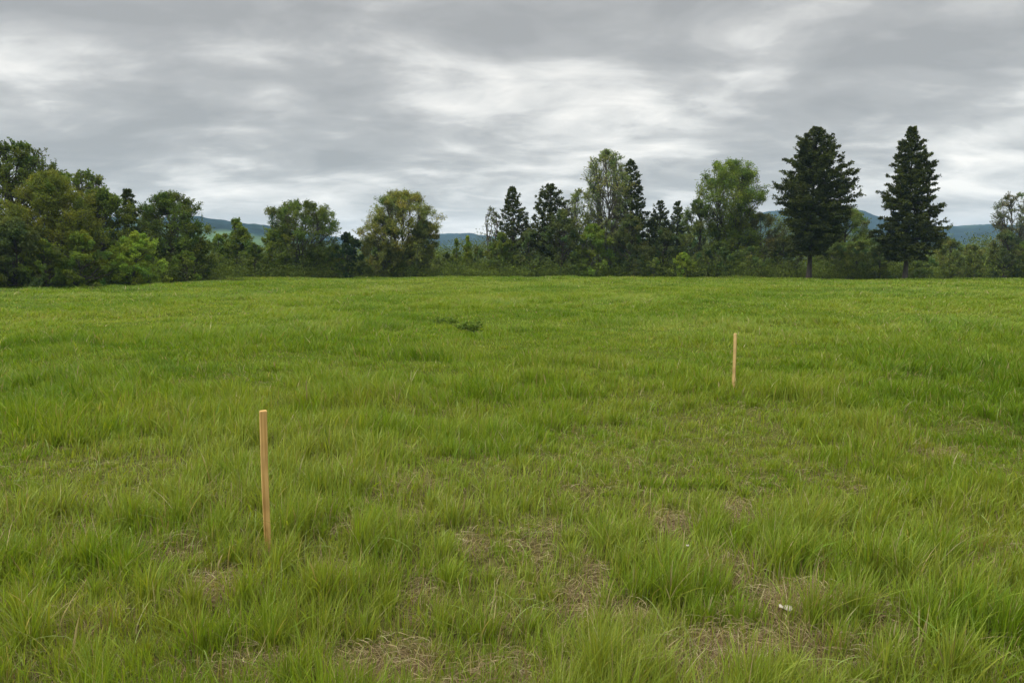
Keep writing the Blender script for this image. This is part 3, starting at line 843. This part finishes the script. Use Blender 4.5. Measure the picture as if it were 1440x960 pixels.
def scrap(px, py, size, label, seed):
    rng = np.random.default_rng(seed)
    dx, dy, dz = ray(px, py); zt = .075; k = -(EYE - zt) / dz; X, Y = dx * k, dy * k
    nu, nv = 6, 4
    V = []
    for i in range(nu):
        for j in range(nv):
            a, b = i / (nu - 1) - .5, j / (nv - 1) - .5
            V.append((a * size * (1 - .3 * abs(b)), b * size * .4 * (1 - .6 * abs(a)), size * (.3 * a * a + .12 * math.sin(3 * b + a)) + rng.normal(0, size * .03)))
    Fs = [(i * nv + j, (i + 1) * nv + j, (i + 1) * nv + j + 1, i * nv + j + 1) for i in range(nu - 1) for j in range(nv - 1)]
    me = bpy.data.meshes.new('scrap'); me.from_pydata(V, [], Fs)
    for p in me.polygons: p.use_smooth = True
    m, nt, N, L = new_mat('white_scrap'); out = N.new('ShaderNodeOutputMaterial'); p = N.new('ShaderNodeBsdfPrincipled')
    nz = N.new('ShaderNodeTexNoise'); nz.inputs['Scale'].default_value = 60
    cr = N.new('ShaderNodeValToRGB'); cr.color_ramp.elements[0].color = (.24, .21, .15, 1); cr.color_ramp.elements[1].color = (.40, .37, .30, 1)
    cr.color_ramp.elements[0].position = .3; cr.color_ramp.elements[1].position = .55
    L.new(nz.outputs['Fac'], cr.inputs[0]); L.new(cr.outputs[0], p.inputs['Base Color']); p.inputs['Roughness'].default_value = .8; L.new(p.outputs[0], out.inputs['Surface'])
    me.materials.append(m)
    o = bpy.data.objects.new('white_scrap', me); COL.objects.link(o); o.location = (X, Y, float(ground_z(X, Y)) + zt); o.rotation_euler = (rng.uniform(-.4, .4), rng.uniform(-.4, .4), rng.uniform(0, 3))
    sm = o.modifiers.new('thick', 'SOLIDIFY'); sm.thickness = .0012
    tag(o, label, 'litter', 'white scraps on the dry patches')


# ------------------------------------------------------------------ world and light
SUN_EL, SUN_AZ = 52, -100        # azimuth from +Y towards +X, degrees


def build_world():
    w = bpy.data.worlds.new('World'); scene.world = w; w.use_nodes = True
    nt = w.node_tree; N, L = nt.nodes, nt.links; N.clear()

    def math_(op, a=None, b=None, c=None, clamp=False):
        n = N.new('ShaderNodeMath'); n.operation = op; n.use_clamp = clamp
        for i, v in enumerate((a, b, c)):
            if v is None: continue
            if isinstance(v, (int, float)): n.inputs[i].default_value = v
            else: L.new(v, n.inputs[i])
        return n.outputs[0]

    def mapr(v, a, b, c, d, smooth=True):
        n = N.new('ShaderNodeMapRange'); n.interpolation_type = 'SMOOTHSTEP' if smooth else 'LINEAR'
        L.new(v, n.inputs[0])
        for i, q in enumerate((a, b, c, d)): n.inputs[i + 1].default_value = q
        return n.outputs[0]

    out = N.new('ShaderNodeOutputWorld')
    sky = N.new('ShaderNodeTexSky'); sky.sky_type = 'NISHITA'; sky.sun_disc = False
    sky.sun_elevation = R(SUN_EL); sky.sun_rotation = R(SUN_AZ); sky.dust_density = 2
    bsky = N.new('ShaderNodeBackground'); bsky.inputs['Strength'].default_value = .08; L.new(sky.outputs[0], bsky.inputs['Color'])
    tc = N.new('ShaderNodeTexCoord'); sep = N.new('ShaderNodeSeparateXYZ'); L.new(tc.outputs['Generated'], sep.inputs[0])
    X, Y, Z = sep.outputs
    zz = math_('ADD', math_('MAXIMUM', Z, 0.0), KZ)
    pu = math_('DIVIDE', X, zz); pv = math_('DIVIDE', Y, zz)
    comb = N.new('ShaderNodeCombineXYZ'); L.new(pu, comb.inputs[0]); L.new(pv, comb.inputs[1])

    def noise(scale, detail, sx=1, sy=1, off=(0, 0, 0), dist=0., rough=.5, rot=0.):
        mp = N.new('ShaderNodeMapping'); mp.inputs['Scale'].default_value = (sx, sy, 1); mp.inputs['Location'].default_value = off
        mp.inputs['Rotation'].default_value = (0, 0, rot)
        L.new(comb.outputs[0], mp.inputs[0])
        n = N.new('ShaderNodeTexNoise'); n.inputs['Scale'].default_value = scale; n.inputs['Detail'].default_value = detail
        n.inputs['Roughness'].default_value = rough; n.inputs['Distortion'].default_value = dist
        L.new(mp.outputs[0], n.inputs['Vector']); return n.outputs['Fac']

    big = noise(.8, 3, 1, 1, (4.2, 1.7, 0), .4)
    med = noise(2.1, 7, .85, 1.15, (11.2, 3.1, 0), .6, .52, .15)
    fin = noise(5.2, 6, .9, 1.0, (2.2, 8.1, 0), .3, .52, .1)
    v = math_('ADD', math_('MULTIPLY', math_('SUBTRACT', big, .5), 1.0), math_('ADD', math_('MULTIPLY', math_('SUBTRACT', med, .5), 1.7), math_('MULTIPLY', math_('SUBTRACT', fin, .5), .55)))
    lay = noise(2.9, 8, .8, 1.25, (7.7, 5.3, 0), .5, .55, -.1)
    lay2 = noise(1.3, 7, .9, 1.2, (1.3, 9.4, 0), .6, .55, .3)
    v = math_('ADD', v, math_('ADD', mapr(lay, .44, .57, -.07, .07), mapr(lay2, .45, .55, -.07, .07)))
    v = math_('ADD', v, .455)
    # broad thin and thick places in the cloud sheet: direction seen, half width, half height, weight
    blobs = [
        (660, 152, 90, 36, .22), (600, 118, 40, 36, .12), (350, 78, 70, 26, .30), (1130, 50, 70, 34, .30), (1075, 110, 55, 26, .26), (60, 62, 130, 34, .06),
        (300, 258, 140, 32, .44), (720, 215, 120, 30, .24), (1330, 215, 160, 32, .08), (1420, 262, 90, 40, .14), (780, 75, 50, 20, .14), (560, 240, 110, 24, .24), (930, 200, 60, 20, .16),
        (240, 18, 150, 30, -.28), (620, 35, 190, 40, -.24), (1330, 85, 130, 55, -.26), (950, 70, 60, 40, -.16), (100, 190, 190, 28, -.2), (330, 190, 140, 20, -.14),
        (960, 150, 130, 26, -.2), (470, 130, 70, 40, -.16), (1000, 8, 110, 20, -.12), (430, 222, 160, 18, -.18), (180, 90, 80, 26, -.16), (90, 128, 120, 24, .10)]
    for (px, py, sx, sy, wt) in blobs:
        d = ray(px, py); l = math.sqrt(sum(q * q for q in d)); d = [q / l for q in d]
        k = max(d[2], 0) + KZ; u0, v0 = d[0] / k, d[1] / k
        su, sv = 1.15 * sx / F / k, 1.15 * sy / F / k ** 2
        a = math_('DIVIDE', math_('SUBTRACT', pu, u0), su); b = math_('DIVIDE', math_('SUBTRACT', pv, v0), sv)
        g = math_('EXPONENT', math_('MULTIPLY', math_('ADD', math_('MULTIPLY', a, a), math_('MULTIPLY', b, b)), -1.0))
        v = math_('MULTIPLY_ADD', g, wt * .8, v)
    cr = N.new('ShaderNodeValToRGB'); e = cr.color_ramp.elements
    e[0].position = 0.0; e[0].color = (.188, .187, .181, 1); e[1].position = 1; e[1].color = (.52, .50, .462, 1)
    for p_, c_ in ((.32, (.232, .230, .222, 1)), (.5, (.285, .281, .269, 1)), (.66, (.36, .354, .338, 1)), (.84, (.44, .428, .403, 1))):
        q = e.new(p_); q.color = c_
    L.new(v, cr.inputs[0])
    # towards the horizon the far clouds merge into a pale even band
    hz = mapr(Z, .0, .11, .6, 0.0)
    mixh = N.new('ShaderNodeMix'); mixh.data_type = 'RGBA'; L.new(hz, mixh.inputs[0]); L.new(cr.outputs[0], mixh.inputs[6]); mixh.inputs[7].default_value = (.42, .405, .378, 1)
    # overcast brightens overhead; gain above the view is raised further to light the field
    gain = mapr(Z, .34, .95, 1.0, ZEN)
    bc = N.new('ShaderNodeBackground'); L.new(mixh.outputs[2], bc.inputs['Color']); L.new(gain, bc.inputs['Strength'])
    mx = N.new('ShaderNodeMixShader'); mx.inputs[0].default_value = .94
    L.new(bsky.outputs[0], mx.inputs[1]); L.new(bc.outputs[0], mx.inputs[2]); L.new(mx.outputs[0], out.inputs['Surface'])

    s = bpy.data.lights.new('sun', 'SUN'); s.energy = 1.5; s.angle = R(16); s.color = (1, .965, .9)
    o = bpy.data.objects.new('sun', s); COL.objects.link(o)
    a, el = R(SUN_AZ), R(SUN_EL)
    from mathutils import Vector
    d = Vector((math.sin(a) * math.cos(el), math.cos(a) * math.cos(el), math.sin(el)))
    o.rotation_euler = d.to_track_quat('Z', 'Y').to_euler(); o.location = (0, 0, 300)


ZEN = 4.6
KZ = .2

# ------------------------------------------------------------------ assemble
cam = bpy.data.cameras.new('camera'); co = bpy.data.objects.new('camera', cam); COL.objects.link(co)
cam.sensor_width = 36; cam.lens = F / 1440 * 36; cam.clip_start = .05; cam.clip_end = 6000
co.location = (0, 0, EYE); co.rotation_euler = (R(90) - PITCH, 0, 0)
scene.camera = co

build_ground()
build_grass()
build_trees()
build_hills()
build_haze()

W1 = wood_mat('new_pine_wood', (.38, .215, .062), (.60, .395, .155))
W2 = wood_mat('pale_pine_wood', (.42, .285, .11), (.56, .40, .18))
Y1 = 4.25
stake(370, 578, at_x(378, Y1, 790), Y1, .039, .032, R(14), W1, 'near orange toned wooden stake standing in the grass on the left', -.004, .12, 1)
Y2 = 9.15
stake(1034, 469, at_x(1031, Y2, 552), Y2, .034, .030, R(-32), W2, 'far pale wooden stake standing in the grass on the right', .003, 0, 2)
weed(616, 452, .42, .26, 11, 'sparse leafy weed, farthest left of the weeds in the middle of the field', 3, 1.)
weed(634, 456, .50, .27, 13, 'thin leafy weed, second from the left of the weeds in the middle of the field', 7, 1.1)
weed(650, 461, .42, .25, 11, 'low leafy weed just left of the densest dark weed', 8, 1.)
weed(664, 467, .52, .30, 24, 'densest and darkest leafy weed, nearest and rightmost of the weeds', 4, 1.5)
scrap(967, 764, .028, 'tiny white scrap on the small dry patch right of the middle', 5)
scrap(1106, 849, .085, 'tiny white scrap at the right end of the large dry patch', 6)

build_world()

scene.view_settings.view_transform = 'Standard'
scene.view_settings.look = 'None'
scene.view_settings.gamma = 1
scene.view_settings.exposure = 1.12
scene.view_settings.use_curve_mapping = False
scene.render.engine = 'CYCLES'
cy = scene.cycles
cy.use_denoising = True
cy.max_bounces = 7; cy.diffuse_bounces = 4; cy.glossy_bounces = 2; cy.transmission_bounces = 4; cy.volume_bounces = 1; cy.transparent_max_bounces = 8
cy.use_adaptive_sampling = True; cy.adaptive_threshold = .01
